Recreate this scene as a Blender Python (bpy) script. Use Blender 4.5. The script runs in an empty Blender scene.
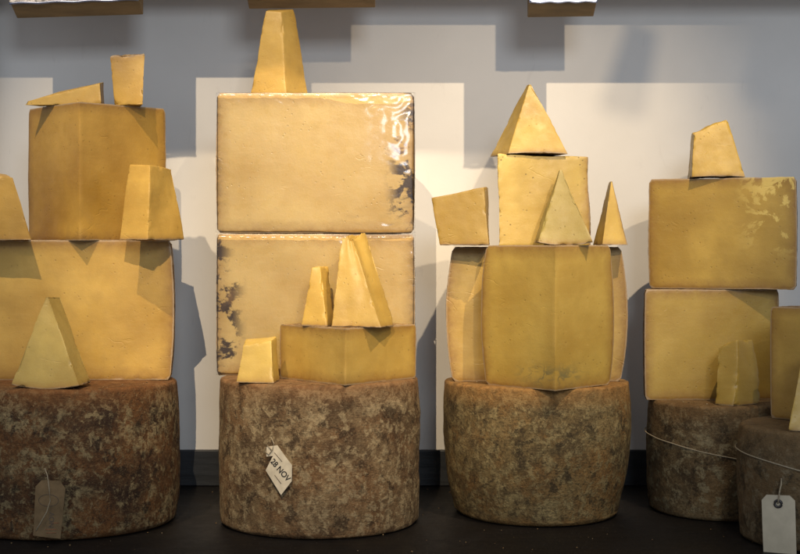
import bpy, bmesh, math, random
from mathutils import Vector, noise, Matrix, Euler

# ------------------------------------------------------------------ base set-up
S = 0.0019            # metres per unit: everything below is measured in units of 1.9 mm
D = 1370.0            # camera distance to the plane Y = 0
scene = bpy.context.scene
col = scene.collection
R = math.radians
random.seed(4)

cam_d = bpy.data.cameras.new('camera')
cam = bpy.data.objects.new('camera', cam_d)
col.objects.link(cam)
cam.location = (0, -D*S, 0)
cam.rotation_euler = (R(90), 0, 0)
cam_d.sensor_width = 36
cam_d.lens = D/800*36
cam_d.shift_y = -27/800
cam_d.clip_end = 50
cam_d.clip_start = 0.05
cam_d.dof.use_dof = True
cam_d.dof.focus_distance = D*S
cam_d.dof.aperture_fstop = 9
scene.camera = cam

world = bpy.data.worlds.new('World')
scene.world = world
world.use_nodes = True
bg = world.node_tree.nodes['Background']
bg.inputs[0].default_value = (0.87, 0.91, 1.0, 1)
bg.inputs[1].default_value = 0.40

scene.view_settings.view_transform = 'Standard'
scene.view_settings.look = 'None'
scene.view_settings.exposure = 0
scene.view_settings.gamma = 1


def spot(name, loc, aim, power, color, angle, blend, size):
    l = bpy.data.lights.new(name, 'SPOT')
    l.energy = power
    l.color = color
    l.spot_size = R(angle)
    l.spot_blend = blend
    l.shadow_soft_size = size
    o = bpy.data.objects.new(name, l)
    col.objects.link(o)
    o.location = Vector(loc)*S
    d = (Vector(aim) - Vector(loc)).normalized()
    o.rotation_euler = d.to_track_quat('-Z', 'Y').to_euler()
    return o


WARM = (1.0, 0.79, 0.53)
# halogen ceiling spots in front of the display
spot('ceiling_spot', (430, -640, 1026), (120, 40, 110), 235, WARM, 34, 0.9, 0.010)
spot('ceiling_spot', (-453, -640, 980), (-270, 40, 80), 180, WARM, 32, 0.8, 0.008)
spot('ceiling_spot', (480, -1940, 956), (140, 40, 120), 280, WARM, 18, 1.0, 0.034)
spot('ceiling_spot', (-170, -1350, 860), (-90, 0, -20), 290, WARM, 22, 0.8, 0.0025)
# cool daylight from a shop window behind the camera
win = bpy.data.lights.new('window_daylight', 'AREA')
win.shape = 'RECTANGLE'
win.size = 0.95
win.size_y = 0.75
win.energy = 48
win.color = (0.80, 0.89, 1.0)
wo = bpy.data.objects.new('window_daylight', win)
col.objects.link(wo)
wo.location = Vector((330, -2350, 700))*S
wo.rotation_euler = (Vector((0, 0, 0)) - Vector((330, -2350, 700))).to_track_quat('-Z', 'Y').to_euler()


# ------------------------------------------------------------------ node helpers
class NT:
    def __init__(self, name):
        self.m = bpy.data.materials.new(name)
        self.m.use_nodes = True
        self.t = self.m.node_tree
        self.t.nodes.clear()
        self.out = self.t.nodes.new('ShaderNodeOutputMaterial')
        self.b = self.t.nodes.new('ShaderNodeBsdfPrincipled')
        self.t.links.new(self.b.outputs[0], self.out.inputs[0])
        self.tc = self.t.nodes.new('ShaderNodeTexCoord')
        self.geo = self.t.nodes.new('ShaderNodeNewGeometry')

    def link(self, a, b):
        self.t.links.new(a, b)

    def mapping(self, scale=(1, 1, 1), loc=(0, 0, 0), world=True, rot=(0, 0, 0)):
        n = self.t.nodes.new('ShaderNodeMapping')
        n.inputs['Scale'].default_value = scale
        n.inputs['Location'].default_value = loc
        n.inputs['Rotation'].default_value = rot
        self.link(self.geo.outputs['Position'] if world else self.tc.outputs['Object'], n.inputs['Vector'])
        return n.outputs[0]

    def noise(self, vec, scale, detail=6, rough=0.55, dist=0.0):
        n = self.t.nodes.new('ShaderNodeTexNoise')
        n.inputs['Scale'].default_value = scale
        n.inputs['Detail'].default_value = detail
        n.inputs['Roughness'].default_value = rough
        n.inputs['Distortion'].default_value = dist
        self.link(vec, n.inputs['Vector'])
        return n.outputs['Fac']

    def voro(self, vec, scale, feature='F1', rand=1.0):
        n = self.t.nodes.new('ShaderNodeTexVoronoi')
        n.feature = feature
        n.inputs['Scale'].default_value = scale
        n.inputs['Randomness'].default_value = rand
        self.link(vec, n.inputs['Vector'])
        return n.outputs['Distance']

    def ramp(self, fac, stops, interp='LINEAR'):
        n = self.t.nodes.new('ShaderNodeValToRGB')
        n.color_ramp.interpolation = interp
        e = n.color_ramp.elements
        while len(e) < len(stops):
            e.new(0.5)
        for i, (p, c) in enumerate(stops):
            e[i].position = p
            if not hasattr(c, '__len__'):
                c = (c, c, c)
            e[i].color = (*c, 1)
        self.link(fac, n.inputs[0])
        return n.outputs[0]

    def mix(self, fac, a, b, mode='MIX'):
        n = self.t.nodes.new('ShaderNodeMix')
        n.data_type = 'RGBA'
        n.blend_type = mode
        for v, i in ((fac, 0), (a, 6), (b, 7)):
            if hasattr(v, 'is_linked') or hasattr(v, 'links'):
                self.link(v, n.inputs[i])
            elif i == 0:
                n.inputs[0].default_value = v
            else:
                n.inputs[i].default_value = (*v, 1)
        return n.outputs[2]

    def math(self, op, a, b=0.0, c=None, clamp=False):
        n = self.t.nodes.new('ShaderNodeMath')
        n.operation = op
        n.use_clamp = clamp
        for v, i in ((a, 0), (b, 1), (c, 2)):
            if v is None:
                continue
            if hasattr(v, 'links'):
                self.link(v, n.inputs[i])
            else:
                n.inputs[i].default_value = v
        return n.outputs[0]

    def attr(self, name):
        n = self.t.nodes.new('ShaderNodeAttribute')
        n.attribute_name = name
        return n.outputs['Fac']

    def bump(self, h, strength, dist, prev=None):
        n = self.t.nodes.new('ShaderNodeBump')
        n.inputs['Strength'].default_value = strength
        n.inputs['Distance'].default_value = dist
        self.link(h, n.inputs['Height'])
        if prev:
            self.link(prev, n.inputs['Normal'])
        return n.outputs[0]


def set_in(b, name, v):
    if name in b.inputs:
        b.inputs[name].default_value = v


def paste(name, base=(0.60, 0.36, 0.085), rimc=(0.26, 0.12, 0.03), rimw=7, mould=0.0, coat=0.0,
          seed=0.0, vein=0.0, crumb=0.0, holes=0.35, thin=0.36, var=1.0, rough=0.42):
    """cut face of a hard cheese; attribute rim = distance to the rind in units"""
    base = (base[0]*0.81, base[1]*0.84, base[2]*0.80)
    n = NT(name)
    v = n.mapping(loc=(seed, seed*1.7, -seed))
    big = n.noise(v, 9, 3, 0.5)
    mid = n.noise(v, 45, 5, 0.6)
    fine = n.noise(v, 320, 4, 0.65)
    stre = n.noise(n.mapping(scale=(1, 1, 7), loc=(seed, 0, seed)), 22, 5, 0.6, 0.4)
    c_d = tuple(x*(1-0.28*var) for x in (base[0], base[1]*0.94, base[2]*0.85))
    c_l = tuple(min(1, x*(1+0.13*var)) for x in (base[0], base[1]*1.03, base[2]*1.15))
    c = n.mix(n.ramp(big, [(0.3, 0.0), (0.7, 1.0)]), c_d, c_l)
    c = n.mix(n.math('MULTIPLY', n.ramp(mid, [(0.45, 0.0), (0.75, 1.0)]), 0.35*var), c, tuple(x*0.72 for x in base))
    c = n.mix(n.math('MULTIPLY', n.ramp(stre, [(0.5, 0.0), (0.75, 1.0)]), 0.14), c, (min(1, base[0]*1.22), base[1]*1.30, base[2]*1.8))
    scuff = n.ramp(n.noise(n.mapping(scale=(1, 1, 1.6), loc=(seed, 2, seed)), 120, 6, 0.75, 0.4), [(0.60, 0.0), (0.70, 1.0)])
    c = n.mix(n.math('MULTIPLY', scuff, 0.30), c, (min(1, base[0]*1.35), base[1]*1.45, base[2]*2.4))
    smear = n.ramp(n.noise(n.mapping(scale=(1, 1, 0.5), rot=(0, 0.6, 0), loc=(seed, 5, 0)), 17, 6, 0.65, 0.6), [(0.55, 0.0), (0.72, 1.0)])
    c = n.mix(n.math('MULTIPLY', smear, 0.28), c, (base[0]*0.74, base[1]*0.70, base[2]*0.60))
    rim = n.attr('rim')
    wob = n.math('MULTIPLY', n.math('SUBTRACT', n.noise(v, 60, 5, 0.7), 0.5), rimw*2.2)
    rw = n.math('ADD', rim, wob)
    soft = n.ramp(n.math('DIVIDE', rw, rimw*2.4), [(0.0, 1.0), (0.4, 0.45), (1.0, 0.0)])
    c = n.mix(n.math('MULTIPLY', soft, 0.85), c, (rimc[0]*0.8, rimc[1]*0.85, rimc[2]*0.8))
    line = n.ramp(n.math('DIVIDE', n.math('ADD', rim, n.math('MULTIPLY', wob, 0.25)), 4.0), [(0.12, 1.0), (0.42, 0.0)])
    c = n.mix(n.math('MULTIPLY', line, 0.8), c, (thin, thin*0.72, thin*0.42))
    if crumb > 0:
        pv = n.noise(n.mapping(loc=(seed*3, 0, seed)), 24, 6, 0.6, 0.8)
        pm = n.ramp(pv, [(0.50, 0.0), (0.54, 1.0)])
        c = n.mix(n.math('MULTIPLY', n.math('MULTIPLY', pm, n.attr('vein')), 0.75, clamp=True), c, (0.72, 0.54, 0.15))
    if mould > 0:
        mm = n.ramp(n.noise(n.mapping(scale=(0.9, 0.3, 1.2), loc=(seed*5, 1, seed)), 27, 7, 0.68, 0.3), [(0.49, 0.0), (0.545, 1.0)])
        near = n.math('MULTIPLY', n.attr('vein'), mould, clamp=True)
        mk = n.math('MULTIPLY', mm, near)
        c = n.mix(n.math('MULTIPLY', mk, 0.97, clamp=True), c, (0.05, 0.027, 0.012))
        mot = n.ramp(n.noise(v, 14, 4, 0.6), [(0.55, 0.0), (0.75, 1.0)])
        c = n.mix(n.math('MULTIPLY', n.math('MULTIPLY', mot, near), 0.45), c, rimc)
    if vein > 0:
        r1 = n.math('ABSOLUTE', n.math('SUBTRACT', n.noise(n.mapping(loc=(seed*2, 0, 3), scale=(1, 1, 1.8)), 14, 6, 0.6, 0.5), 0.5))
        vm = n.math('MAXIMUM', n.ramp(r1, [(0.0, 1.0), (0.03, 0.0)]), n.ramp(n.noise(n.mapping(loc=(seed, 2, 1), scale=(0.6, 1, 1.6)), 40, 5, 0.6, 0.6), [(0.52, 0.0), (0.62, 0.9)]))
        area = n.attr('vein')
        c = n.mix(n.math('MULTIPLY', n.math('MULTIPLY', vm, area), 0.8*vein), c, (0.07, 0.085, 0.05))
    # small dark pits
    vo = n.voro(v, 95)
    gate = n.ramp(n.noise(v, 30, 2, 0.5), [(0.53, 0.0), (0.58, 1.0)])
    pit = n.math('MULTIPLY', n.ramp(vo, [(0.10, 1.0), (0.2, 0.0)]), gate)
    c = n.mix(n.math('MULTIPLY', pit, holes), c, tuple(x*0.35 for x in base))
    n.link(c, n.b.inputs['Base Color'])
    rr = n.ramp(mid, [(0.3, rough-0.08), (0.7, rough+0.14)])
    n.link(rr, n.b.inputs['Roughness'])
    h = n.math('ADD', n.math('MULTIPLY', mid, 0.7), n.math('MULTIPLY', fine, 0.3))
    h = n.math('SUBTRACT', h, n.math('MULTIPLY', pit, 0.35))
    crack = n.math('ABSOLUTE', n.math('SUBTRACT', n.noise(n.mapping(loc=(seed, 4, seed), scale=(0.7, 1, 1.8)), 10, 3, 0.5, 0.4), 0.5))
    ck = n.math('MULTIPLY', n.ramp(crack, [(0.0, 1.0), (0.012, 0.0)]), n.ramp(n.noise(v, 16, 2, 0.5), [(0.61, 0.0), (0.68, 1.0)]))
    h = n.math('SUBTRACT', h, n.math('MULTIPLY', ck, 0.45))
    nb = n.bump(h, 0.55, 0.0014)
    n.link(nb, n.b.inputs['Normal'])
    set_in(n.b, 'Subsurface Weight', 0.12)
    set_in(n.b, 'Subsurface Radius', (0.0022, 0.0015, 0.0006))
    set_in(n.b, 'Subsurface Scale', 1.0)
    set_in(n.b, 'Specular IOR Level', 0.45)
    if coat:
        set_in(n.b, 'Coat Weight', coat)
        set_in(n.b, 'Coat Roughness', 0.2)
        wr = n.noise(n.mapping(scale=(1, 1, 2.2), loc=(seed, 0, 0)), 55, 4, 0.6, 1.5)
        n.link(n.bump(wr, 0.15, 0.001), n.b.inputs['Coat Normal'])
    return n.m


def rind(name, dark=(0.060, 0.034, 0.018), mid=(0.17, 0.10, 0.052), light=(0.33, 0.27, 0.19), warm=(0.24, 0.11, 0.035),
         seed=0.0, lightness=0.5, speck=0.5, blots=0.0):
    n = NT(name)
    v = n.mapping(loc=(seed, seed*0.7, -seed*1.3))
    a = n.noise(v, 16, 7, 0.62, 0.35)
    b = n.noise(v, 48, 7, 0.68, 0.3)
    f = n.noise(v, 190, 5, 0.7)
    c = n.mix(n.ramp(a, [(0.36, 0.0), (0.62, 1.0)]), dark, mid)
    c = n.mix(n.math('MULTIPLY', n.ramp(n.noise(n.mapping(loc=(seed+3, 1, 2)), 9, 4, 0.6), [(0.48, 0.0), (0.62, 1.0)]), 0.55), c, warm)
    c = n.mix(n.math('MULTIPLY', n.ramp(b, [(0.57-0.10*lightness, 0.0), (0.62-0.08*lightness, 1.0)]), 0.78), c, light)
    c = n.mix(n.math('MULTIPLY', n.ramp(n.noise(n.mapping(loc=(seed-3, 5, 2)), 30, 7, 0.75, 0.3), [(0.54, 0.0), (0.60, 1.0)]), 0.85), c, tuple(x*0.5 for x in dark))
    blot = n.math('MULTIPLY', n.ramp(n.noise(n.mapping(loc=(seed*2, -3, seed)), 11, 3, 0.5), [(0.50, 0.0), (0.60, 1.0)]), n.ramp(n.noise(v, 75, 6, 0.75, 0.4), [(0.46, 0.0), (0.56, 1.0)]))
    c = n.mix(n.math('MULTIPLY', blot, 0.8*blots), c, tuple(min(1, x*1.35) for x in light))
    vs_ = n.voro(v, 150)
    c = n.mix(n.math('MULTIPLY', n.ramp(vs_, [(0.12, 1.0), (0.3, 0.0)]), 0.4*speck), c, tuple(x*0.5 for x in dark))
    g2 = n.noise(n.mapping(loc=(seed, 9, seed)), 110, 8, 0.8, 0.2)
    c = n.mix(n.math('MULTIPLY', n.ramp(g2, [(0.52, 0.0), (0.60, 1.0)]), 0.5), c, tuple(x*0.8 for x in dark))
    c = n.mix(n.math('MULTIPLY', n.ramp(g2, [(0.38, 1.0), (0.45, 0.0)]), 0.45), c, tuple(x*1.15 for x in light))
    c = n.mix(n.math('MULTIPLY', n.ramp(f, [(0.50, 0.0), (0.58, 1.0)]), 0.85*speck), c, tuple(x*0.55 for x in dark))
    c = n.mix(n.math('MULTIPLY', n.ramp(n.noise(v, 260, 3, 0.6), [(0.58, 0.0), (0.68, 1.0)]), 0.28), c, light)
    # orange-brown edges of the drum, and light on its top put into the colour
    c = n.mix(n.math('MULTIPLY', n.math('MULTIPLY', n.attr('edge'), n.ramp(b, [(0.35, 0.3), (0.6, 1.0)])), 0.8), c, tuple(x*1.25 for x in warm))
    # faint cloth weave left by the bandage
    w = n.t.nodes.new('ShaderNodeTexWave')
    w.inputs['Scale'].default_value = 150
    w.inputs['Distortion'].default_value = 3
    w.bands_direction = 'Z'
    n.link(v, w.inputs['Vector'])
    n.link(c, n.b.inputs['Base Color'])
    set_in(n.b, 'Roughness', 0.82)
    set_in(n.b, 'Specular IOR Level', 0.25)
    h = n.math('ADD', n.math('MULTIPLY', b, 1.0), n.math('MULTIPLY', f, 0.55))
    h = n.math('ADD', h, n.math('MULTIPLY', w.outputs['Fac'], 0.05))
    h = n.math('SUBTRACT', h, n.math('MULTIPLY', n.ramp(n.voro(v, 120), [(0.05, 1.0), (0.25, 0.0)]), 0.25))
    n.link(n.bump(h, 1.0, 0.0032), n.b.inputs['Normal'])
    return n.m


def plain(name, colr, rough=0.6, metal=0.0, spec=0.5, nscale=60, namp=0.12, bump=0.15, bd=0.001, stretch=(1, 1, 1)):
    n = NT(name)
    v = n.mapping(scale=stretch)
    a = n.noise(v, nscale, 6, 0.6)
    c = n.mix(n.ramp(a, [(0.3, 0.0), (0.7, 1.0)]), tuple(x*(1-namp) for x in colr), tuple(min(1, x*(1+namp)) for x in colr))
    n.link(c, n.b.inputs['Base Color'])
    rr = n.ramp(n.noise(v, nscale*0.6, 5, 0.6), [(0.3, max(0, rough-0.08)), (0.7, min(1, rough+0.08))])
    n.link(rr, n.b.inputs['Roughness'])
    set_in(n.b, 'Metallic', metal)
    set_in(n.b, 'Specular IOR Level', spec)
    if bump:
        n.link(n.bump(a, bump, bd), n.b.inputs['Normal'])
    return n.m


# ------------------------------------------------------------------ geometry helpers (all in units)
def P(px, py, Y):
    k = (D + Y)/D
    return Vector(((px-400)*k, Y, (250-py)*k))


def Z(px, z, Y):
    return Vector(((px-400)*(D+Y)/D, Y, z))


def tag(o, label=None, cat=None, group=None, kind=None):
    if label: o['label'] = label
    if cat: o['category'] = cat
    if group: o['group'] = group
    if kind: o['kind'] = kind
    return o


def empty(name, loc):
    o = bpy.data.objects.new(name, None)
    o.empty_display_size = 0.02
    col.objects.link(o)
    o.location = Vector(loc)*S
    return o


def link_mesh(name, bm, mats, parent=None, origin=None, smooth=True):
    """bm is in units, world space; origin (units) becomes the object's origin"""
    if parent is not None:
        org = parent.location/S
    elif origin is not None:
        org = Vector(origin)
    else:
        xs = [v.co.x for v in bm.verts]; ys = [v.co.y for v in bm.verts]; zs = [v.co.z for v in bm.verts]
        org = Vector(((min(xs)+max(xs))/2, (min(ys)+max(ys))/2, min(zs)))
    for v in bm.verts:
        v.co = (v.co - org)*S
    me = bpy.data.meshes.new(name)
    bm.to_mesh(me)
    bm.free()
    if not isinstance(mats, (list, tuple)):
        mats = [mats]
    for m in mats:
        me.materials.append(m)
    for p in me.polygons:
        p.use_smooth = smooth
    o = bpy.data.objects.new(name, me)
    col.objects.link(o)
    if parent is not None:
        o.parent = parent
    else:
        o.location = org*S
    return o


def cube_map(name, f, n, rinds, dims, mats, parent=None, disp=(0.4, 0.12), seed=0.0, bevel=0.8, closed_u=False, veinf=None,
             rind_disp=1.6, smoothdeg=40, rimf=None, chips=0.0):
    """Surface of the parameter cube (u,v,w) mapped through f. rinds: list of faces among u0 u1 v0 v1 w0 w1
    that are rind. dims: the real length along u, v, w (for the distance-to-rind attribute)."""
    nu, nv, nw = n
    bm = bmesh.new()
    L = bm.verts.layers.float.new('rim')
    LV = bm.verts.layers.float.new('vein')
    cache = {}

    def vert(i, j, k):
        if closed_u:
            i = i % nu
        key = (i, j, k)
        if key in cache:
            return cache[key]
        u, v, w = i/nu, j/nv, k/nw
        p = f(u, v, w)
        x = bm.verts.new(p)
        dd = [99.0]
        for r in rinds:
            t = {'u': u, 'v': v, 'w': w}[r[0]]
            dm = dims['uvw'.index(r[0])]
            dd.append((t if r[1] == '0' else 1-t)*dm)
        x[L] = rimf(u, v, w) if rimf else min(dd)
        x[LV] = veinf(u, v, w) if veinf else 0.0
        cache[key] = x
        return x

    def face(vs, mi):
        q = []
        for v in vs:
            if v not in q:
                q.append(v)
        if len(q) < 3:
            return
        try:
            fc = bm.faces.new(q)
            fc.material_index = mi
        except ValueError:
            pass
    mi = lambda s: 1 if s in rinds else 0
    for i in range(nu):
        for j in range(nv):
            face([vert(i, j, nw), vert(i+1, j, nw), vert(i+1, j+1, nw), vert(i, j+1, nw)], mi('w1'))
            if not closed_u and True:
                face([vert(i, j, 0), vert(i, j+1, 0), vert(i+1, j+1, 0), vert(i+1, j, 0)], mi('w0'))
        for k in range(nw):
            face([vert(i, 0, k), vert(i+1, 0, k), vert(i+1, 0, k+1), vert(i, 0, k+1)], mi('v0'))
            face([vert(i, nv, k), vert(i, nv, k+1), vert(i+1, nv, k+1), vert(i+1, nv, k)], mi('v1'))
    if not closed_u:
        for j in range(nv):
            for k in range(nw):
                face([vert(0, j, k), vert(0, j, k+1), vert(0, j+1, k+1), vert(0, j+1, k)], mi('u0'))
                face([vert(nu, j, k), vert(nu, j+1, k), vert(nu, j+1, k+1), vert(nu, j, k+1)], mi('u1'))
    bmesh.ops.remove_doubles(bm, verts=bm.verts, dist=0.02)
    bmesh.ops.dissolve_degenerate(bm, edges=bm.edges, dist=0.005)
    bmesh.ops.recalc_face_normals(bm, faces=bm.faces)
    bm.normal_update()
    if bevel > 0:
        es = [e for e in bm.edges if len(e.link_faces) == 2 and e.calc_face_angle(0) > R(33)]
        if es:
            bmesh.ops.bevel(bm, geom=es, offset=bevel, segments=2, profile=0.5, affect='EDGES', clamp_overlap=True)
    bm.normal_update()
    off = Vector((seed*13.1, seed*7.7, seed*3.3))
    newc = []
    for v in bm.verts:
        isr = any(fc.material_index == 1 for fc in v.link_faces)
        a, b = disp
        k = rind_disp if isr else 1.0
        d = noise.noise(v.co/38+off)*a*k*1.6 + noise.noise(v.co/9+off*2)*b*k*1.6 + (noise.noise(v.co/4+off)*0.35 if isr else 0)
        if chips and len(v.link_faces) and any(e.calc_face_angle(0) > R(15) for e in v.link_edges if len(e.link_faces) == 2):
            d -= max(0.0, noise.noise(v.co/7+off*3)-0.12)*chips
        newc.append(v.co + v.normal*d)
    for v, c in zip(bm.verts, newc):
        v.co = c
    bmesh.ops.triangulate(bm, faces=[fc for fc in bm.faces if len(fc.verts) > 4])
    o = link_mesh(name, bm, mats, parent)
    o.data.set_sharp_from_angle(angle=R(smoothdeg))
    return o


def sector(name, apex, r, a0, a1, z0, h, mats, bulge=3.0, seed=0.0, rnd=4.0, lean=0.0, veinf=None, bevel=0.6, disp=(0.4, 0.12), res=4.0, parent=None, rd=0.9):
    """part of a cheese wheel: angles in degrees, measured from +X"""
    A0, A1 = R(a0), R(a1)

    def rad(v):
        t = 2*v-1
        q = r - bulge*t*t
        e = min(v, 1-v)*h
        if e < rnd:
            q -= rnd*(1-math.sqrt(max(0, 1-(1-e/rnd)**2)))
        return q
    nv = max(8, int(h/res))
    nw = max(8, int(r/res))
    nu = max(12, int(r*(A1-A0)/res/1.2))

    def f(u, v, w):
        # finer rows towards the rounded corners
        an = A0+(A1-A0)*u
        q = rad(v)*w
        zt = z0+h*v
        return Vector((apex[0]+math.cos(an)*q+lean*(v), apex[1]+math.sin(an)*q, zt))
    o = cube_map(name, f, (nu, nv, nw), ['w1', 'v0', 'v1'], (1, h, r), mats, parent, disp, seed, bevel, veinf=veinf, rind_disp=rd)
    return o


def wheel(name, c, r, z0, h, mat, bulge=6.0, seed=0.0, rt=8.0, rb=10.0, taper=0.0, skew=0.0):
    """a whole cloth-bound truckle as one turned, slightly irregular drum"""
    def prof():
        pts = []
        m = 10
        for i in range(m+1):      # bottom corner
            t = i/m*math.pi/2
            pts.append((-rb+rb*math.sin(t), rb-rb*math.cos(t)))
        k = 34
        for i in range(1, k):
            pts.append((0, rb+(h-rb-rt)*i/k))
        for i in range(m+1):
            t = i/m*math.pi/2
            pts.append((-rt+rt*math.cos(t), h-rt+rt*math.sin(t)))
        out = []
        for dr, z in pts:
            t = z/h
            out.append((r+dr-bulge*(2*t-1)**2+taper*(t-0.5), z))
        return out
    pr = prof()
    rings = [(pr[0][0]*k/14.0, 0.0) for k in range(1, 14)] + pr + [(pr[-1][0]*k/22.0, h) for k in range(21, 0, -1)]
    bm = bmesh.new()
    n = 150
    off = Vector((seed*9.3, seed*5.1, seed))
    rows = []
    for q, z in rings:
        row = []
        for i in range(n):
            a = 2*math.pi*i/n
            wob = 1+0.007*math.sin(2*a+seed)+0.005*math.sin(3*a+seed*2)
            row.append(bm.verts.new((c[0]+q*wob*math.cos(a)+skew*z/h, c[1]+q*wob*math.sin(a), z0+z)))
        rows.append(row)
    for a, b in zip(rows, rows[1:]):
        for i in range(n):
            bm.faces.new((a[i], a[(i+1) % n], b[(i+1) % n], b[i]))
    vb = bm.verts.new((c[0], c[1], z0))
    vt = bm.verts.new((c[0]+skew, c[1], z0+h))
    for i in range(n):
        bm.faces.new((vb, rows[0][(i+1) % n], rows[0][i]))
        bm.faces.new((vt, rows[-1][i], rows[-1][(i+1) % n]))
    bmesh.ops.recalc_face_normals(bm, faces=bm.faces)
    bm.normal_update()
    LE = bm.verts.layers.float.new('edge')
    for v in bm.verts:
        t = (v.co.z-z0)/h
        v[LE] = max(0, 1-(1-t)*h/22)*(1.0 if t < 0.999 else 0.8) + 0.5*max(0, 1-t*h/9)
    nc = []
    for v in bm.verts:
        p = v.co+off
        d = noise.noise(p/52)*1.5+noise.noise(p/17)*0.7+noise.noise(p/6)*0.45
        if v.normal.z > 0.8:
            d *= 0.45
            d = min(d, 0.3)
        if v.normal.z < -0.5:
            d = 0
        nc.append(v.co+v.normal*d)
    for v, q in zip(bm.verts, nc):
        v.co = q
    return link_mesh(name, bm, mat)


def chunk(name, fr, bk, mats, rinds=('v0',), belly=0.0, back=0.0, seed=0.0, n=None, bevel=0.6, disp=(0.9, 0.15), twist=None, chips=3.5, sideb=0.0, topnoise=0.0, **kw):
    """hexahedral piece. fr = front BL, BR, TR, TL ; bk = the same four at the back.
    u: left-right, v: bottom-top, w: front(0)-back(1)."""
    fr = [Vector(p) for p in fr]; bk = [Vector(p) for p in bk]

    def dist(a, b): return (a-b).length
    du = max(dist(fr[0], fr[1]), dist(fr[3], fr[2]), 4)
    dv = max(dist(fr[0], fr[3]), dist(fr[1], fr[2]), 4)
    dw = max(dist(fr[0], bk[0]), dist(fr[1], bk[1]), 4)

    def f(u, v, w):
        def q(c):
            return (c[0]*(1-u)+c[1]*u)*(1-v)+(c[3]*(1-u)+c[2]*u)*v
        p = q(fr)*(1-w)+q(bk)*w
        if belly:
            p = p+Vector((0, 0, -1))*belly*4*u*(1-u)*(1-v)
        if sideb:
            p = p+Vector((1, 0, 0))*sideb*4*v*(1-v)*(u)
        if topnoise:
            p = p+Vector((0, 0, 1))*topnoise*v*noise.noise(Vector((u*3+seed*5, w*2, seed)))
        return p
    rs = 2.4
    nn = n or (max(6, int(du/rs)), max(6, int(dv/rs)), max(5, int(dw/rs)))
    return cube_map(name, f, nn, list(rinds), (du, dv, dw), mats, None, disp, seed, bevel, rind_disp=1.2, chips=chips, **kw)


def box_bm(x0, x1, y0, y1, z0, z1, bev=0.0, seg=2):
    bm = bmesh.new()
    bmesh.ops.create_cube(bm, size=1)
    for v in bm.verts:
        v.co = Vector(((x0+x1)/2+v.co.x*(x1-x0), (y0+y1)/2+v.co.y*(y1-y0), (z0+z1)/2+v.co.z*(z1-z0)))
    if bev:
        bmesh.ops.bevel(bm, geom=list(bm.edges), offset=bev, segments=seg, profile=0.5, affect='EDGES')
    return bm


def tube_bm(pts, r, seg=8, closed=False, bm=None):
    bm = bm or bmesh.new()
    pts = [Vector(p) for p in pts]
    n = len(pts)
    rows = []
    for i, p in enumerate(pts):
        a = pts[(i-1) % n] if (closed or i > 0) else p
        b = pts[(i+1) % n] if (closed or i < n-1) else p
        t = (b-a).normalized()
        s = t.cross(Vector((0, 0, 1)))
        if s.length < 1e-3:
            s = Vector((1, 0, 0))
        s.normalize()
        q = s.cross(t)
        rows.append([bm.verts.new(p+(s*math.cos(2*math.pi*k/seg)+q*math.sin(2*math.pi*k/seg))*r) for k in range(seg)])
    m = n if closed else n-1
    for i in range(m):
        a, b = rows[i], rows[(i+1) % n]
        for k in range(seg):
            bm.faces.new((a[k], a[(k+1) % seg], b[(k+1) % seg], b[k]))
    if not closed:
        bm.faces.new(rows[0][::-1]); bm.faces.new(rows[-1])
    bmesh.ops.recalc_face_normals(bm, faces=bm.faces)
    return bm


# ------------------------------------------------------------------ setting
# wall
nw_ = NT('painted_plaster')
vv = nw_.mapping()
wa = nw_.noise(vv, 3.2, 5, 0.55)
wb = nw_.noise(vv, 160, 4, 0.6)
wc = nw_.mix(nw_.ramp(wa, [(0.3, 0.0), (0.7, 1.0)]), (0.62, 0.60, 0.565), (0.70, 0.68, 0.645))
sc_ = nw_.ramp(nw_.noise(nw_.mapping(scale=(1, 1, 0.3)), 26, 7, 0.7, 0.6), [(0.62, 0.0), (0.70, 1.0)])
wc = nw_.mix(nw_.math('MULTIPLY', sc_, 0.16), wc, (0.40, 0.38, 0.36))
nw_.link(wc, nw_.b.inputs['Base Color'])
set_in(nw_.b, 'Roughness', 0.55)
set_in(nw_.b, 'Specular IOR Level', 0.3)
nw_.link(nw_.bump(nw_.math('ADD', nw_.math('MULTIPLY', wb, 0.35), nw_.noise(vv, 28, 4, 0.6)), 0.22, 0.0012), nw_.b.inputs['Normal'])
bm = box_bm(-1100, 1100, 204, 230, -420, 900)
tag(link_mesh('wall', bm, nw_.m, smooth=False), kind='structure')

# table top: dark stained boards, worn sheen
nt = NT('dark_stained_wood')
vv = nt.mapping(scale=(0.18, 1.6, 1))
ta = nt.noise(vv, 60, 7, 0.65, 0.5)
tb_ = nt.noise(nt.mapping(), 12, 6, 0.65)
tcx = nt.mix(nt.ramp(ta, [(0.3, 0.0), (0.7, 1.0)]), (0.004, 0.0033, 0.003), (0.010, 0.008, 0.007))
tcx = nt.mix(nt.math('MULTIPLY', nt.ramp(tb_, [(0.52, 0.0), (0.7, 1.0)]), 0.25), tcx, (0.018, 0.015, 0.012))
tcx = nt.mix(nt.ramp(nt.noise(nt.mapping(), 230, 2, 0.5), [(0.70, 0.0), (0.74, 0.6)]), tcx, (0.16, 0.14, 0.11))
nt.link(tcx, nt.b.inputs['Base Color'])
nt.link(nt.ramp(tb_, [(0.3, 0.45), (0.7, 0.65)]), nt.b.inputs['Roughness'])
set_in(nt.b, 'Specular IOR Level', 0.2)
nt.link(nt.bump(ta, 0.25, 0.0012), nt.b.inputs['Normal'])
bm = box_bm(-1100, 1100, -330, 203.5, -300, -270.3, 1.5)
tag(link_mesh('shelf_counter', bm, nt.m, smooth=False), kind='structure')

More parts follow.
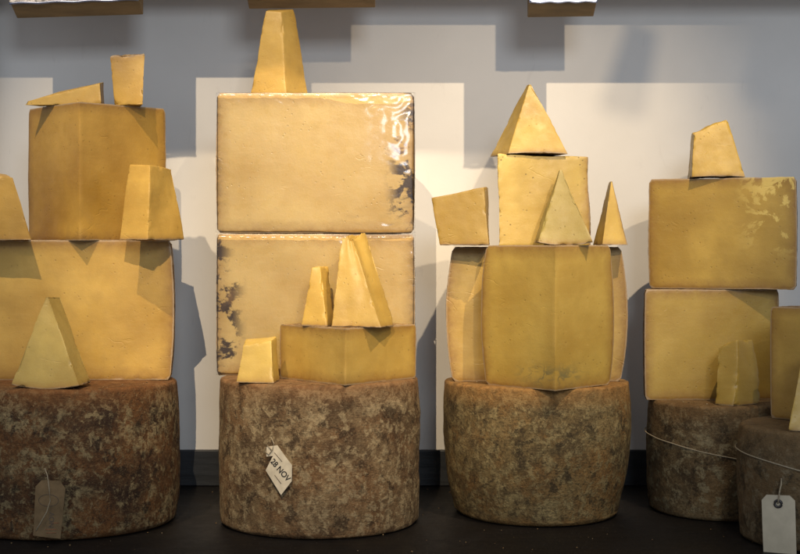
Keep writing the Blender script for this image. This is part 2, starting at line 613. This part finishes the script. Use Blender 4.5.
skm = plain('dark_blue_grey_paint', (0.012, 0.014, 0.017), 0.5, 0, 0.5, 26, 0.5, 0.4, 0.002, (0.35, 1, 3))
bm = box_bm(-1095, 1095, 197, 203.7, -270, -229, 1.2)
tag(link_mesh('skirting_board', bm, skm, smooth=False), kind='structure')

bm = box_bm(-520, -462.5, 188, 203.8, -226, 500, 1.2)
tag(link_mesh('wall_post', bm, skm, smooth=False), kind='structure')

# shelf running over the display, just above the picture, that shades the top of the wall
brown = plain('brown_board', (0.20, 0.125, 0.05), 0.6, 0, 0.4, 40, 0.25, 0.2, 0.001, (0.3, 1, 1))
bm = box_bm(-1090, 1090, 103, 203.9, 291, 303, 1)
tag(link_mesh('upper_shelf', bm, brown, smooth=False), kind='structure')

speck = NT('mottled_grey_panel')
vv = speck.mapping()
c1 = speck.mix(speck.ramp(speck.noise(vv, 150, 5, 0.7), [(0.42, 0.0), (0.6, 1.0)]), (0.16, 0.14, 0.12), (0.62, 0.57, 0.52))
speck.link(c1, speck.b.inputs['Base Color'])
set_in(speck.b, 'Roughness', 0.35)
speck.link(speck.bump(speck.noise(vv, 90, 5, 0.6), 0.5, 0.002), speck.b.inputs['Normal'])


def shadow_caster(x, y, z, label):  # unseen lamp shape, added only to cast soft shadows on the wall
    t = empty('shadow_caster', (x, y, z))
    tag(t, label, 'added shadow caster', 'unseen shadow casters above the display')
    bm = bmesh.new()
    bmesh.ops.create_cone(bm, cap_ends=True, segments=28, radius1=16, radius2=11, depth=58)
    bmesh.ops.bevel(bm, geom=[e for e in bm.edges if e.calc_face_angle(0) > 0.8], offset=3, segments=2, affect='EDGES')
    for v in bm.verts:
        v.co = Euler((R(-25), R(14), 0)).to_matrix() @ v.co + Vector((x, y, z))
    link_mesh('caster_cone', bm, skm, t)
    link_mesh('stem', tube_bm([(x, y, z+30), (x+4, y, z+120), (x+4, y, z+420)], 4), skm, t)


shadow_caster(357, -700, 523, 'added dark shadow caster nearer the middle, above the picture')
shadow_caster(450, -700, 530, 'added dark shadow caster at the far right, above the picture')
bm = box_bm(-420, 120, -1052, -1046, 716, 830, 1)  # added board out of view, cuts off one ceiling spot's upper light
tag(link_mesh('added_light_baffle', bm, skm, smooth=False), kind='structure')
chrome = plain('chrome', (0.28, 0.31, 0.42), 0.35, 1.0, 0.5, 40, 0.05, 0.3, 0.0015)


def wall_bracket(x0, x1, zb0, zb1, label, front):
    """small box fixed to the wall; its underside shows from below"""
    X0, X1 = (x0-400)*1436/D, (x1-400)*1436/D
    t = empty('shelf_box', ((X0+X1)/2, 102, min(zb0, zb1)))
    tag(t, label, 'shelf box', 'brown boxes under the shelf edge along the top')
    bm = box_bm(X0, X1, 62, 85, 0, 82, 1)
    for v in bm.verts:
        if v.co.z < 20 and v.co.y > 75:
            v.co.z -= 9.5
        k = (v.co.x-X0)/(X1-X0)
        v.co.z += zb0+(zb1-zb0)*k
    link_mesh('box_body', bm, brown, t, smooth=False)
    bm = box_bm(X0-0.5, X1+0.5, 58, 61.6, 1.5, 82, 0.8)
    for v in bm.verts:
        k = (v.co.x-X0)/(X1-X0)
        v.co.z += zb0+(zb1-zb0)*k
    link_mesh('front_panel', bm, front, t, smooth=False)
    pts = []
    for i in range(41):
        k = i/40
        pts.append((X0+(X1-X0)*k, 56.8, zb0+(zb1-zb0)*k+1.4+0.5*math.sin(k*23+x0)))
    link_mesh('metal_lip', tube_bm(pts, 1.3), chrome, t)
    return t


wall_bracket(12, 140, 255.5, 259.5, 'brown shelf box with mottled grey front, at top left above the tallest block', speck.m)
wall_bracket(247, 375, 265.5, 267, 'brown shelf box directly behind the tip of the flat topped wedge', chrome)
wall_bracket(529, 596, 256.5, 257.5, 'smallest brown shelf box with shiny chrome front, right of centre', chrome)

# ------------------------------------------------------------------ cheese materials
Y1 = (0.60, 0.355, 0.075)
m_rind_top = rind('aged_rind', (0.10, 0.055, 0.025), (0.24, 0.14, 0.065), (0.42, 0.34, 0.22), (0.30, 0.16, 0.05), 2.0)
m_rind_thin = rind('tan_rind', (0.16, 0.09, 0.035), (0.34, 0.20, 0.08), (0.50, 0.40, 0.24), (0.38, 0.20, 0.06), 5.0)
r1 = rind('dark_mottled_rind', (0.031, 0.016, 0.008), (0.109, 0.052, 0.018), (0.224, 0.170, 0.085), (0.147, 0.058, 0.015), 1.0, 0.3, 0.45, 0.9)
r2 = rind('grey_brown_rind', (0.065, 0.037, 0.017), (0.186, 0.122, 0.059), (0.298, 0.226, 0.123), (0.162, 0.075, 0.026), 8.0, 0.6, 0.35, 0.5)
r3 = rind('speckled_tan_rind', (0.074, 0.050, 0.023), (0.203, 0.136, 0.052), (0.283, 0.214, 0.095), (0.259, 0.124, 0.032), 14.0, 0.7, 0.6, 0.25)
r4 = rind('dusty_brown_rind', (0.062, 0.039, 0.018), (0.143, 0.095, 0.043), (0.226, 0.183, 0.101), (0.155, 0.085, 0.030), 21.0, 0.5, 0.4, 0.3)
r5 = rind('smooth_brown_rind', (0.071, 0.049, 0.024), (0.125, 0.085, 0.043), (0.179, 0.140, 0.081), (0.143, 0.085, 0.034), 33.0, 0.3, 0.2, 0.15)

# ------------------------------------------------------------------ whole wheels
CW = 'whole cheese wheels along the bottom'
TZ = -270
w1 = wheel('whole_cheese', (-330, 0), 108, TZ, 140, r1, 4, 1.0, 4, 7)
tag(w1, 'darkest reddish brown cheese wheel with white blotches, at far left', 'whole cheese', CW)
w2 = wheel('whole_cheese', (-80, 0), 99.5, TZ, 144, r2, 2, 2.0, 4, 6)
tag(w2, 'grey brown cheese wheel with a diagonal date tag on its side', 'whole cheese', CW)
w3 = wheel('whole_cheese', (141, 44), 95, TZ, 136, r3, 7, 3.0, 3, 6, 12)
tag(w3, 'barrel shaped speckled cheese wheel without tag or string', 'whole cheese', CW)
w4 = wheel('whole_cheese', (336, 62), 78, TZ, 115, r4, 3, 4.0, 4, 5)
tag(w4, 'brown cheese wheel tied with string, under the two stacked halves at right', 'whole cheese', CW)
w5 = wheel('whole_cheese', (394, -85), 76.5, TZ, 107, r5, 3, 5.0, 4, 5)
tag(w5, 'smooth brown cheese wheel nearest the camera in the bottom right corner', 'whole cheese', CW)

# ------------------------------------------------------------------ large cut cheeses
HG = 'half cheese wheels stacked cut face forward'
QG = 'quarter cheese wheels with the point forward'
# column 1
h1 = sector('half_cheese', ((73-400), 0), 101, 0, 180, -130, 139.5, [paste('paste_golden', Y1, rimw=6, seed=1.1, var=1.0), m_rind_top], 4, 1.0, rnd=2)
tag(h1, 'golden half cheese at far left, above the darkest wheel', 'half cheese', HG)
q1 = sector('quarter_cheese', (-316.5, -16), 102, 44, 134, 9.5, 137, [paste('paste_amber', (0.56, 0.31, 0.055), rimw=5, seed=2.3), m_rind_top], 1.5, 2.0, rnd=2)
tag(q1, 'tall amber quarter cheese with its vertical corner towards the camera, high at left', 'quarter cheese', QG)
# column 2, wrapped in film
m_wrap_a = paste('paste_pale_wrapped', (0.78, 0.54, 0.20), (0.42, 0.22, 0.06), 6, mould=1.0, coat=0.15, seed=4.0, var=0.5, rough=0.3, thin=0.30)
m_wrap_b = paste('paste_pale_wrapped_mouldy', (0.78, 0.54, 0.20), (0.42, 0.22, 0.06), 6, mould=1.0, coat=0.15, seed=7.3, var=0.5, rough=0.3, thin=0.30)
def mouldy(side):
    def g(u, v, w):
        # u=0 is the right half of the face, u=1 the left half
        d = (1-w)*100
        if (side > 0) != (u < 0.5):
            return 0.35*max(0, 1-d/8)
        band = 0.45+0.55*(1 if 0.12 < v < 0.66 else 0.25)
        return max(0, 1-d/(30 if 0.1 < v < 0.7 else 18))*band*2.2
    return g


h2 = sector('half_cheese', (-85, 9), 100, 0, 180, -126, 142, [m_wrap_b, m_rind_top], 1, 3.0, rnd=1.5, veinf=mouldy(-1), disp=(0.3, 0.1))
tag(h2, 'pale film wrapped half cheese with dark mould along its left edge', 'half cheese', HG)
h3 = sector('half_cheese', (-85, 9), 100, 0, 180, 17, 141, [m_wrap_a, m_rind_top], 1, 4.0, rnd=3, veinf=mouldy(1), disp=(0.3, 0.1))
tag(h3, 'pale film wrapped half cheese with glaring highlight and mould on its right edge', 'half cheese', HG)
q2 = sector('quarter_cheese', (-51, -96), 101, 48.5, 132, -126, 53, [paste('paste_block', (0.58, 0.36, 0.080), rimw=5, seed=9.1, var=0.8, mould=0.0), m_rind_thin], 0.5, 5.0, rnd=1.5, res=3)
tag(q2, 'low wide quarter cheese with point forward, carrying two wedges', 'quarter cheese', QG)
# column 3
h4 = sector('half_cheese', (139+0.5, 27), 92.5, 0, 180, -134, 137, [paste('paste_buttery', (0.60, 0.38, 0.095), rimw=7, seed=12.0), m_rind_thin], 7, 6.0, rnd=2.5)
tag(h4, 'half cheese mostly hidden behind the barrel sided quarter cheese', 'half cheese', HG)
def veinq(u, v, w):
    return max(0.0, 1-abs(v-0.10)/0.10)*max(0.0, 1-abs(w-0.15)/0.5)
q3 = sector('quarter_cheese', (147.5, -67), 92, 44, 136.5, -134, 138.5, [paste('paste_olive', (0.53, 0.34, 0.070), rimw=6, seed=15.0, vein=1.0, var=0.7), m_rind_top], 7, 7.0, rnd=3, veinf=veinq)
tag(q3, 'barrel sided quarter cheese with vertical corner forward and faint blue veins low down', 'quarter cheese', QG)
# column 4
h5 = sector('half_cheese', (323, 48), 70.5, 2, 182, -155, 114, [paste('paste_dull', (0.56, 0.36, 0.075), rimw=5, seed=18.0, var=0.8), m_rind_top], 1, 8.0, rnd=1.5)
tag(h5, 'dull yellow half cheese directly above the string tied wheel at right', 'half cheese', HG)
h6 = sector('half_cheese', (333, 50), 76, -22, 158, -40.5, 115, [paste('paste_crumbly', (0.54, 0.33, 0.060), rimw=5, seed=27.0, crumb=0.8), rind('black_rind', (0.02, 0.014, 0.01), (0.06, 0.04, 0.025), (0.2, 0.16, 0.12), (0.08, 0.045, 0.02), 3.0)], 1, 9.0, rnd=2.5, veinf=lambda u, v, w: max(0, min(1, (v-0.25)*3))*max(0, min(1, (w-0.15)*2)) if u < 0.5 else 0.0)
tag(h6, 'half cheese with pale crumbled patch and dark right edge, upper one at right', 'half cheese', HG)
# on wheel 5
q4 = sector('quarter_cheese', (418, -92), 78, 68, 139, -163, 108, [paste('paste_deep_amber', (0.56, 0.33, 0.06), rimw=4, seed=31.0), m_rind_thin], 0.5, 10.0, rnd=1.5)  # deep amber paste, one even base colour
tag(q4, 'tall amber quarter cheese cut off by the right edge of the picture', 'quarter cheese', QG)

# ------------------------------------------------------------------ small pieces
WG = 'small cut cheese pieces on the stacks'
def pm(seed, base=(0.62, 0.39, 0.09), **k):
    return paste('paste_piece', base, (0.34, 0.17, 0.04), k.pop('rimw', 3), seed=seed, thin=0.28, **k)

def piece(label, *a, **k):
    cat = k.pop('cat', 'cheese wedge')
    nm = k.pop('nm', 'cheese_wedge')
    o = chunk(nm, *a, **k)
    tag(o, label, cat, WG)
    return o

# column 1 -----------------------------------------------------------
# triangular slice leaning against the lower half
piece('tall triangular slice with curved base and thick right side, on the darkest wheel',
      [Z(11, -126.5, -84), Z(79, -126.5, -93), P(48, 297, -66), P(46, 297, -66)],
      [Z(24, -126.5, -48), Z(90, -126.5, -56), P(60, 297, -38), P(57, 297, -38)],
      [pm(41, (0.48, 0.33, 0.085)), m_rind_thin], rinds=('v0',), belly=3.5, seed=1)
# piece cut by the left edge
piece('cheese wedge cut off by the left edge of the picture',
      [Z(-30, 9.5, -22), Z(32, 9.5, -26), P(13, 177, -20), P(-22, 172, -18)],
      [Z(-30, 9.5, 30), Z(25, 9.5, 22), P(6, 175, 20), P(-20, 171, 24)],
      [pm(43, (0.56, 0.32, 0.06)), m_rind_thin], rinds=('v0',), seed=2)
# right piece
piece('yellow cheese block tapering upwards, overhanging right side beside tall amber quarter',
      [Z(119, 9.7, -34), Z(148, 9.7, -48), P(150, 165, -42), P(130, 165, -30)],
      [Z(150, 9.7, 4), Z(184, 10.5, -4), P(172, 169, -6), P(150, 167, 2)],
      [pm(45, (0.64, 0.38, 0.075)), m_rind_thin], rinds=('v0',), seed=3)
# flat lying slice
piece('thin slice lying flat with its point to the left, on the tall amber quarter',
      [Z(25, 147, 22), Z(101, 147, 10), P(100, 83, 14), P(27, 101, 22)],
      [Z(44, 147, 36), Z(104, 147, 46), P(104, 82, 46), P(60, 91, 38)],
      [pm(47, (0.56, 0.34, 0.08)), m_rind_thin], rinds=('w1',), seed=4)
# back upright piece
piece('small upright block with ragged right edge, on the tall amber quarter',
      [Z(115, 147, 20), Z(143, 147, 14), P(145, 54, 22), P(110, 57, 16)],
      [Z(118, 147, 44), Z(141, 147, 42), P(141, 58, 44), P(117, 56, 42)],
      [pm(49, (0.56, 0.32, 0.06)), m_rind_thin], rinds=('v1',), seed=5, chips=4, topnoise=4)

# column 2 -----------------------------------------------------------
piece('tall flat topped wedge alone on the upper wrapped half cheese',
      [Z(250, 158, 48), Z(286, 158, 34), P(281, 12, 48), P(266, 11, 52)],
      [Z(258, 158, 80), Z(309, 158, 66), P(294, 9, 70), P(268, 9, 76)],
      [pm(51, (0.58, 0.36, 0.085), vein=0), m_rind_thin], rinds=('v0',), seed=6, chips=2.5)
piece('smaller of two wedges standing on the low wide quarter cheese',
      [Z(301, -72.8, -52), Z(327, -72.8, -64), P(320, 267, -42), P(312, 268, -42)],
      [Z(312, -72.8, -32), Z(335, -72.8, -44), P(328, 267, -24), P(318, 267, -24)],
      [pm(53, (0.62, 0.38, 0.075)), m_rind_thin], rinds=('v0',), seed=7)
piece('larger of two wedges standing on the low wide quarter cheese, with grooved side',
      [Z(331, -72.8, -72), Z(381, -72.8, -83), P(352, 238, -50), P(342, 238, -50)],
      [Z(350, -72.8, -36), Z(394, -72.8, -52), P(366, 236, -22), P(358, 236, -22)],
      [pm(55, (0.62, 0.39, 0.085)), m_rind_thin], rinds=('v0',), seed=8, chips=4, topnoise=5)
piece('small cube of pale yellow cheese on the date tagged wheel',
      [Z(236, -125.8, -70), Z(274, -125.8, -78), P(271, 341, -66), P(243, 345, -64)],
      [Z(244, -125.8, -40), Z(280, -125.8, -46), P(276, 337, -40), P(246, 339, -38)],
      [pm(57, (0.64, 0.42, 0.09)), m_rind_thin], rinds=('v0',), seed=9, nm='cheese_cube', cat='cheese cube', chips=2.5)

# column 3 -----------------------------------------------------------
b3 = piece('upright square block with small holes, carrying the pyramid shaped wedge',
      [Z(499, 4.5, 14), Z(590, 4.5, 22), P(588, 157, 22), P(498, 154, 14)],
      [Z(505, 4.5, 60), Z(586, 4.5, 64), P(584, 158, 64), P(504, 155, 60)],
      [pm(59, (0.66, 0.44, 0.11), holes=0.9, rimw=4), m_rind_thin], rinds=('u1', 'w1'), seed=10, nm='cheese_block', cat='cheese block')
piece('square amber block tilted at the far left of its row, overhanging the hidden half',
      [Z(440, 5, 0), Z(489, 5, -10), P(484, 187, -6), P(431, 198, 4)],
      [Z(446, 5, 40), Z(490, 5, 34), P(487, 188, 36), P(437, 199, 42)],
      [pm(61, (0.44, 0.27, 0.05), rimw=3), m_rind_thin], rinds=('v0',), seed=11, nm='cheese_block', cat='cheese block')  # base colour darkened to hold the shade this block stands in
piece('olive yellow triangular slice with curved base in front of the square holed block',
      [Z(538, 7.5, -36), Z(593, 7.5, -46), P(561.5, 170, -22), P(560, 170, -22)],
      [Z(534, 7.5, -14), Z(586, 7.5, -18), P(562, 171, -8), P(559, 171, -8)],
      [pm(63, (0.43, 0.31, 0.08), var=0.6), m_rind_thin], rinds=('v0',), belly=3, seed=12)  # greenish base colour carries the shade on this slice
piece('narrow pointed slice at the right end of its row, beside the olive triangular slice',
      [Z(602, 5, 0), Z(628, 5, 6), P(612.5, 181, 20), P(611, 181, 20)],
      [Z(593, 5, 30), Z(620, 5, 36), P(612, 182, 34), P(609, 182, 34)],
      [pm(65, (0.60, 0.38, 0.08)), m_rind_thin], rinds=('u1', 'v0'), seed=13)
piece('pyramid shaped wedge on top of the upright square block, with shaded left side',
      [Z(508, 97, 12), Z(568, 97, 16), P(531, 84, 36), P(529, 84, 36)],
      [Z(490, 96.6, 52), Z(545, 97, 66), P(530, 85, 44), P(527, 85, 44)],
      [pm(67, (0.64, 0.40, 0.075)), m_rind_thin], rinds=('v0',), belly=-1.5, seed=14, chips=2)

# column 4 -----------------------------------------------------------
piece('ragged wedge with slanted top, on the upper half cheese at right',
      [Z(691, 74.8, 52), Z(746, 74.8, 44), P(727, 120, 60), P(694, 133, 60)],
      [Z(687, 74.8, 84), Z(738, 74.8, 82), P(722, 122, 82), P(692, 134, 84)],
      [pm(69, (0.58, 0.35, 0.055)), m_rind_thin], rinds=('v0',), seed=15, chips=3, belly=-1.5, topnoise=3)
piece('small rounded block in front of the lower right half cheese',
      [Z(715, -154.8, 2), Z(733, -154.8, -12), P(737, 340, 0), P(718, 348, 8)],
      [Z(726, -154.8, 30), Z(760, -154.8, 10), P(752, 340, 16), P(728, 342, 30)],
      [pm(71, (0.58, 0.38, 0.075)), m_rind_thin], rinds=('v0',), seed=16, nm='cheese_block', cat='cheese block', sideb=2)
piece('slanted wedge at the right edge, on the nearest wheel in front of the tall quarter',
      [Z(788, -162.8, -141), Z(835, -162.8, -146), P(830, 346, -128), P(803, 350, -124)],
      [Z(794, -162.8, -112), Z(835, -162.8, -112), P(830, 346, -110), P(806, 350, -106)],
      [pm(73, (0.58, 0.35, 0.06)), m_rind_thin], rinds=('v0',), seed=17)

# ------------------------------------------------------------------ clear film over the two wrapped halves
def film_mat():
    n = NT('clear_film')
    n.t.nodes.remove(n.b)
    tr = n.t.nodes.new('ShaderNodeBsdfTransparent')
    gl = n.t.nodes.new('ShaderNodeBsdfGlossy')
    gl.inputs['Roughness'].default_value = 0.13
    mx = n.t.nodes.new('ShaderNodeMixShader')
    lw = n.t.nodes.new('ShaderNodeFresnel')
    lw.inputs['IOR'].default_value = 1.42
    wr = n.noise(n.mapping(scale=(1, 1, 1.0)), 60, 3, 0.5, 0.6)
    nb = n.bump(wr, 0.15, 0.0012)
    n.link(nb, gl.inputs['Normal'])
    n.link(n.math('MULTIPLY', lw.outputs[0], 1.35, clamp=True), mx.inputs[0])
    n.link(tr.outputs[0], mx.inputs[1]); n.link(gl.outputs[0], mx.inputs[2])
    n.link(mx.outputs[0], n.out.inputs[0])
    return n.m

fm = film_mat()
def film(host, z0, h, seed, corner):
    """pulled-tight film over the cut face: loose and rounded near the top right corner"""
    bm = bmesh.new()
    nx, nz = 110, 80
    x0, x1 = -185.5, 15.5
    g = []
    for j in range(nz+1):
        row = []
        for i in range(nx+1):
            u, v = i/nx, j/nz
            x = x0+(x1-x0)*u
            z = z0+h*v
            e = min(u, 1-u)*(x1-x0)
            ez = min(v, 1-v)*h
            y = 9-2.0
            # roll over the edges
            er = min(e, ez)
            if corner:
                t = min(1, max(0, (x+92)/55)); t = t*t*(3-2*t)
                q = max(0, 1-v)*h            # distance below the top edge
                m_ = min(max(q-62, 0), 44)
                up = -0.078*q + 0.218*m_*m_/88 + (0.218*(q-106) if q > 106 else 0)
                y += t*min(0, up) - 4*t + 0.0019*max(0, x+20)**2 + t*0.13*noise.noise(Vector((x/15, z/20, 3.3)))*(1+max(0, x+30)/18)
            if er < 2.4:
                y += (1-er/2.4)**2*(9.5-y+3)
            y -= abs(noise.noise(Vector((x/14, z/9, seed))))*1.1*(0.25+max(0, 1-min(e, ez)/36))
            row.append(bm.verts.new((x, y, z)))
        g.append(row)
    for j in range(nz):
        for i in range(nx):
            bm.faces.new((g[j][i], g[j][i+1], g[j+1][i+1], g[j+1][i]))
    o = link_mesh('plastic_film', bm, fm, host)
    return o

film(h2, -126, 142, 2.0, False)
film(h3, 17, 142, 5.0, True)

# ------------------------------------------------------------------ tags and strings
twine = plain('pale_twine', (0.28, 0.23, 0.155), 0.85, 0, 0.2, 400, 0.3, 0.5, 0.001)
kraft = plain('aged_card', (0.15, 0.10, 0.05), 0.8, 0, 0.2, 50, 0.25, 0.2, 0.0006)
white = plain('cream_card', (0.56, 0.49, 0.36), 0.75, 0, 0.25, 70, 0.16, 0.2, 0.0006)
manila = plain('plain_card', (0.46, 0.40, 0.29), 0.75, 0, 0.25, 40, 0.10, 0.15, 0.0006)
ink = plain('black_ink', (0.02, 0.018, 0.018), 0.7, 0, 0.2, 300, 0.3, 0)
inkg = plain('faded_ink', (0.10, 0.075, 0.055), 0.8, 0, 0.2, 300, 0.3, 0)
red = plain('faded_red_ink', (0.26, 0.10, 0.05), 0.8, 0, 0.2, 300, 0.3, 0)
eyem = plain('dark_eyelet', (0.05, 0.045, 0.045), 0.35, 0.6, 0.5, 100, 0.2, 0)


def card(name, pts, M, mat, parent, th=0.9, bend=0.0, hole=None):
    """flat card: outline pts in its own plane (x, y), thickness th, slightly bent; M puts it into place"""
    bm = bmesh.new()
    xs = [p[0] for p in pts]; ys = [p[1] for p in pts]
    nx, ny = 14, 22
    vs = [bm.verts.new((x, y, 0)) for x, y in pts]
    f = bm.faces.new(vs)
    for i in range(1, ny):
        yy = min(ys)+(max(ys)-min(ys))*i/ny
        bmesh.ops.bisect_plane(bm, geom=bm.verts[:]+bm.edges[:]+bm.faces[:], plane_co=(0, yy, 0), plane_no=(0, 1, 0))
    for i in range(1, nx):
        xx = min(xs)+(max(xs)-min(xs))*i/nx
        bmesh.ops.bisect_plane(bm, geom=bm.verts[:]+bm.edges[:]+bm.faces[:], plane_co=(xx, 0, 0), plane_no=(1, 0, 0))
    ret = bmesh.ops.extrude_face_region(bm, geom=bm.faces[:])
    for v in ret['geom']:
        if isinstance(v, bmesh.types.BMVert):
            v.co.z -= th
    bmesh.ops.recalc_face_normals(bm, faces=bm.faces)
    for v in bm.verts:
        v.co.z += cardz(v.co.x, v.co.y, bend)
        v.co = M @ v.co
    return link_mesh(name, bm, mat, parent, smooth=False)


def cardz(x, y, bend):
    return -bend*(x*x)/100 + 0.35*math.sin(y/7.0)


def put_text(txt, size, x, y, rot, M, mat, parent, bend, name='lettering', extr=0.12, squash=1.0, bold=0.0):
    cu = bpy.data.curves.new('txt', 'FONT')
    cu.body = txt
    cu.size = size
    cu.align_x = 'CENTER'; cu.align_y = 'CENTER'
    cu.extrude = extr
    cu.offset = bold
    tmp = bpy.data.objects.new('txt', cu)
    col.objects.link(tmp)
    dg = bpy.context.evaluated_depsgraph_get()
    me = bpy.data.meshes.new_from_object(tmp.evaluated_get(dg))
    bpy.data.objects.remove(tmp)
    bm = bmesh.new(); bm.from_mesh(me)
    bpy.data.meshes.remove(me)
    c, s = math.cos(R(rot)), math.sin(R(rot))
    for v in bm.verts:
        px, py = v.co.x*squash, v.co.y
        q = Vector((x+c*px-s*py, y+s*px+c*py, 0))
        q.z = cardz(q.x, q.y, bend)+0.16+v.co.z
        v.co = M @ q
    return link_mesh(name, bm, mat, parent, smooth=False)


def strokes(lines, w, M, mat, parent, bend, name):
    bm = bmesh.new()
    for pts in lines:
        tube_bm([M @ Vector((x, y, cardz(x, y, bend)+0.1)) for x, y in pts], w, 6, bm=bm)
    return link_mesh(name, bm, mat, parent)


def frame(origin, rotz_plane, yaw, tilt=0):
    """matrix: card plane (x right, y up, z towards the viewer) -> world; yaw turns it about Z, rot in its own plane"""
    m = Matrix.Translation(origin) @ Matrix.Rotation(R(yaw), 4, 'Z') @ Matrix.Rotation(R(90+tilt), 4, 'X') @ Matrix.Rotation(R(rotz_plane), 4, 'Z')
    return m


def on_wheel(cx, cy, r, px, gap):
    """point on the drum's front, seen at picture column px"""
    X = (px-400)*(D+cy-r*0.9)/D
    dx = X-cx
    Y = cy-math.sqrt(max(1, r*r-dx*dx))
    X = (px-400)*(D+Y)/D
    dx = X-cx
    yaw = math.degrees(math.asin(max(-0.99, min(0.99, dx/r))))
    k = (r+gap)/r
    return cx+dx*k, cy+(Y-cy)*k, yaw

# tag 1: brown card on the darkest wheel
X, Y, yaw = on_wheel(-330, 0, 108, 49.5, 4.5)
zc = (250-509)*(D+Y)/D
t = empty('paper_tag', (X, Y, zc-26))
tag(t, 'worn brown paper tag hanging on the darkest wheel at left', 'paper tag', 'paper tags')
M = frame((X, Y, zc), -3, yaw)
card('card', [(-13, -25), (12, -27), (14, 19), (9, 26), (-8, 26), (-13, 20)], M, kraft, t, bend=0.8)
oval = [(9.0*math.cos(a/24*2*math.pi)-0.5, 8+5.5*math.sin(a/24*2*math.pi)) for a in range(25)]
strokes([oval], 0.28, M, inkg, t, 0.8, 'stamp')
put_text('NOV', 6.5, 3.4, -10, 90, M, inkg, t, 0.8, bold=0.1)
for ln in ([(-2, -19), (8, -18.6)], [(-1, -22), (8, -21.6)], [(4, -13), (10, -12.5)]):
    strokes([ln], 0.3, M, red, t, 0.8, 'printed_line')
link_mesh('tag_string', tube_bm([M @ Vector(p) for p in [(-10, -20, 1.2), (-6, -12, 2), (-1, -2, 2.4), (1.5, 8, 2.2), (0, 17, 1.6), (-1, 24, 1.4), (-3, 31, -1.0), (-6, 37, -2.5)]], 0.5), twine, t)

# tag 2: diagonal date tag
X, Y, yaw = on_wheel(-80, 0, 99.5, 280, 4.5)
zc = (250-469)*(D+Y)/D
t = empty('paper_tag', (X, Y, zc-24))
tag(t, 'cream paper tag reading 28 NOV, turned diagonally on the grey brown wheel', 'paper tag', 'paper tags')
M = frame((X, Y, zc), 0, yaw)
card('card', [(3, -24), (13, -11), (13.5, 4), (-1, 22), (-12, 20), (-12, 11), (-5, 12), (-13, -2)], M, white, t, bend=0.5)
put_text('28 NOV', 8.0, 2.2, -1.0, -47, M, ink, t, 0.5, squash=0.88, bold=0.12)
for ln in ([(-3.5, 15), (0, 11.5), (4.2, 7)], [(-3.5, -6), (0, -10), (3, -13.5)]):
    strokes([ln], 0.3, M, inkg, t, 0.5, 'printed_line')
link_mesh('tag_string', tube_bm([M @ Vector(p) for p in [(-6, 17, 1.0), (-10, 22, 1.5), (-13, 16, 0.5), (-9, 13, 0.9), (-5, 18, 1.4), (-4, 24, 0.6), (-8, 29, -1.5)]], 0.5), twine, t)

# strings round the two right-hand wheels
def ring(cx, cy, r, fz, label):
    pts = []
    n = 120
    for i in range(n):
        a = 2*math.pi*i/n
        pts.append((cx+r*math.cos(a), cy+r*math.sin(a), fz(a)+0.7*noise.noise(Vector((a*3, cx, 0)))))
    o = link_mesh('string', tube_bm(pts, 0.65, 8, True), twine)
    return tag(o, label, 'string', 'strings tied round wheels')

# angle -90deg faces the camera; wheel 4: higher at the left
ring(336, 62, 78.9, lambda a: -203-13*math.cos(a)*-1*-1+4*math.sin(a)*1.0, 'pale string tied round the wheel under the two stacked halves')
ring(394, -85, 77.2, lambda a: -193-6*math.cos(a)+11*math.sin(a)+4*math.sin(2*a), 'pale string tied round the nearest wheel, holding the blank tag')

# tag 3: blank card with a dark eyelet
X, Y, yaw = on_wheel(394, -85, 76.5, 777.5, 5)
zc = (250-493)*(D+Y)/D
t = empty('paper_tag', (X, Y, zc-58))
tag(t, 'blank pale paper tag with dark eyelet in the bottom right corner', 'paper tag', 'paper tags')
M = frame((X, Y, zc), 1.5, -22)
M = Matrix.Translation((0, -11, 0)) @ M
card('card', [(-14, -60), (14.5, -60), (14.5, -4.5), (10, 0), (-10, 0), (-14.5, -5)], M, manila, t, bend=0.3)
bm = bmesh.new()
ringp = [M @ Vector((3.0*math.cos(a/20*2*math.pi), -7.5+3.0*math.sin(a/20*2*math.pi), 0.4)) for a in range(20)]
tube_bm(ringp, 1.15, 8, True, bm)
eye = link_mesh('eyelet', bm, eyem, t)
bm = bmesh.new()
bmesh.ops.create_circle(bm, cap_ends=True, segments=20, radius=2.4)
for v in bm.verts:
    v.co = M @ (v.co + Vector((0, -7.5, 0.55)))
link_mesh('eyelet_hole', bm, ink, eye, smooth=False)
link_mesh('tag_string', tube_bm([M @ Vector(p) for p in [(0, -7.0, 1.2), (0.8, -3, 1.8), (1.5, 3, 1.4), (2.6, 9, -3), (2.6, 14, -7)]], 0.7), twine, t)

# ------------------------------------------------------------------ crumbs fallen on the counter and the wheel tops
bm = bmesh.new()
rng = random.Random(11)
def crumb(x, y, z, a):
    vs = bmesh.ops.create_icosphere(bm, subdivisions=1, radius=a)['verts']
    sx, sy, sz = rng.uniform(0.6, 1.4), rng.uniform(0.6, 1.4), rng.uniform(0.5, 0.9)
    for v in vs:
        v.co = Vector((v.co.x*sx*rng.uniform(0.8, 1.2)+x, v.co.y*sy+y, v.co.z*sz+z+a*0.5))
for k in range(90):
    crumb(rng.uniform(-420, 420), rng.uniform(-150, 190), TZ, rng.uniform(0.3, 0.9))
for (cx, cy, rr, zz) in ((-330, 0, 100, -130), (-80, 0, 92, -126), (141, 44, 82, -134), (336, 62, 70, -155)):
    for k in range(22):
        a = rng.uniform(math.pi*1.1, math.pi*1.9)
        q = rr*rng.uniform(0.8, 0.97)
        crumb(cx+q*math.cos(a), cy+q*math.sin(a), zz, rng.uniform(0.3, 1.0))
tag(link_mesh('cheese_crumbs', bm, m_rind_thin), kind='stuff')
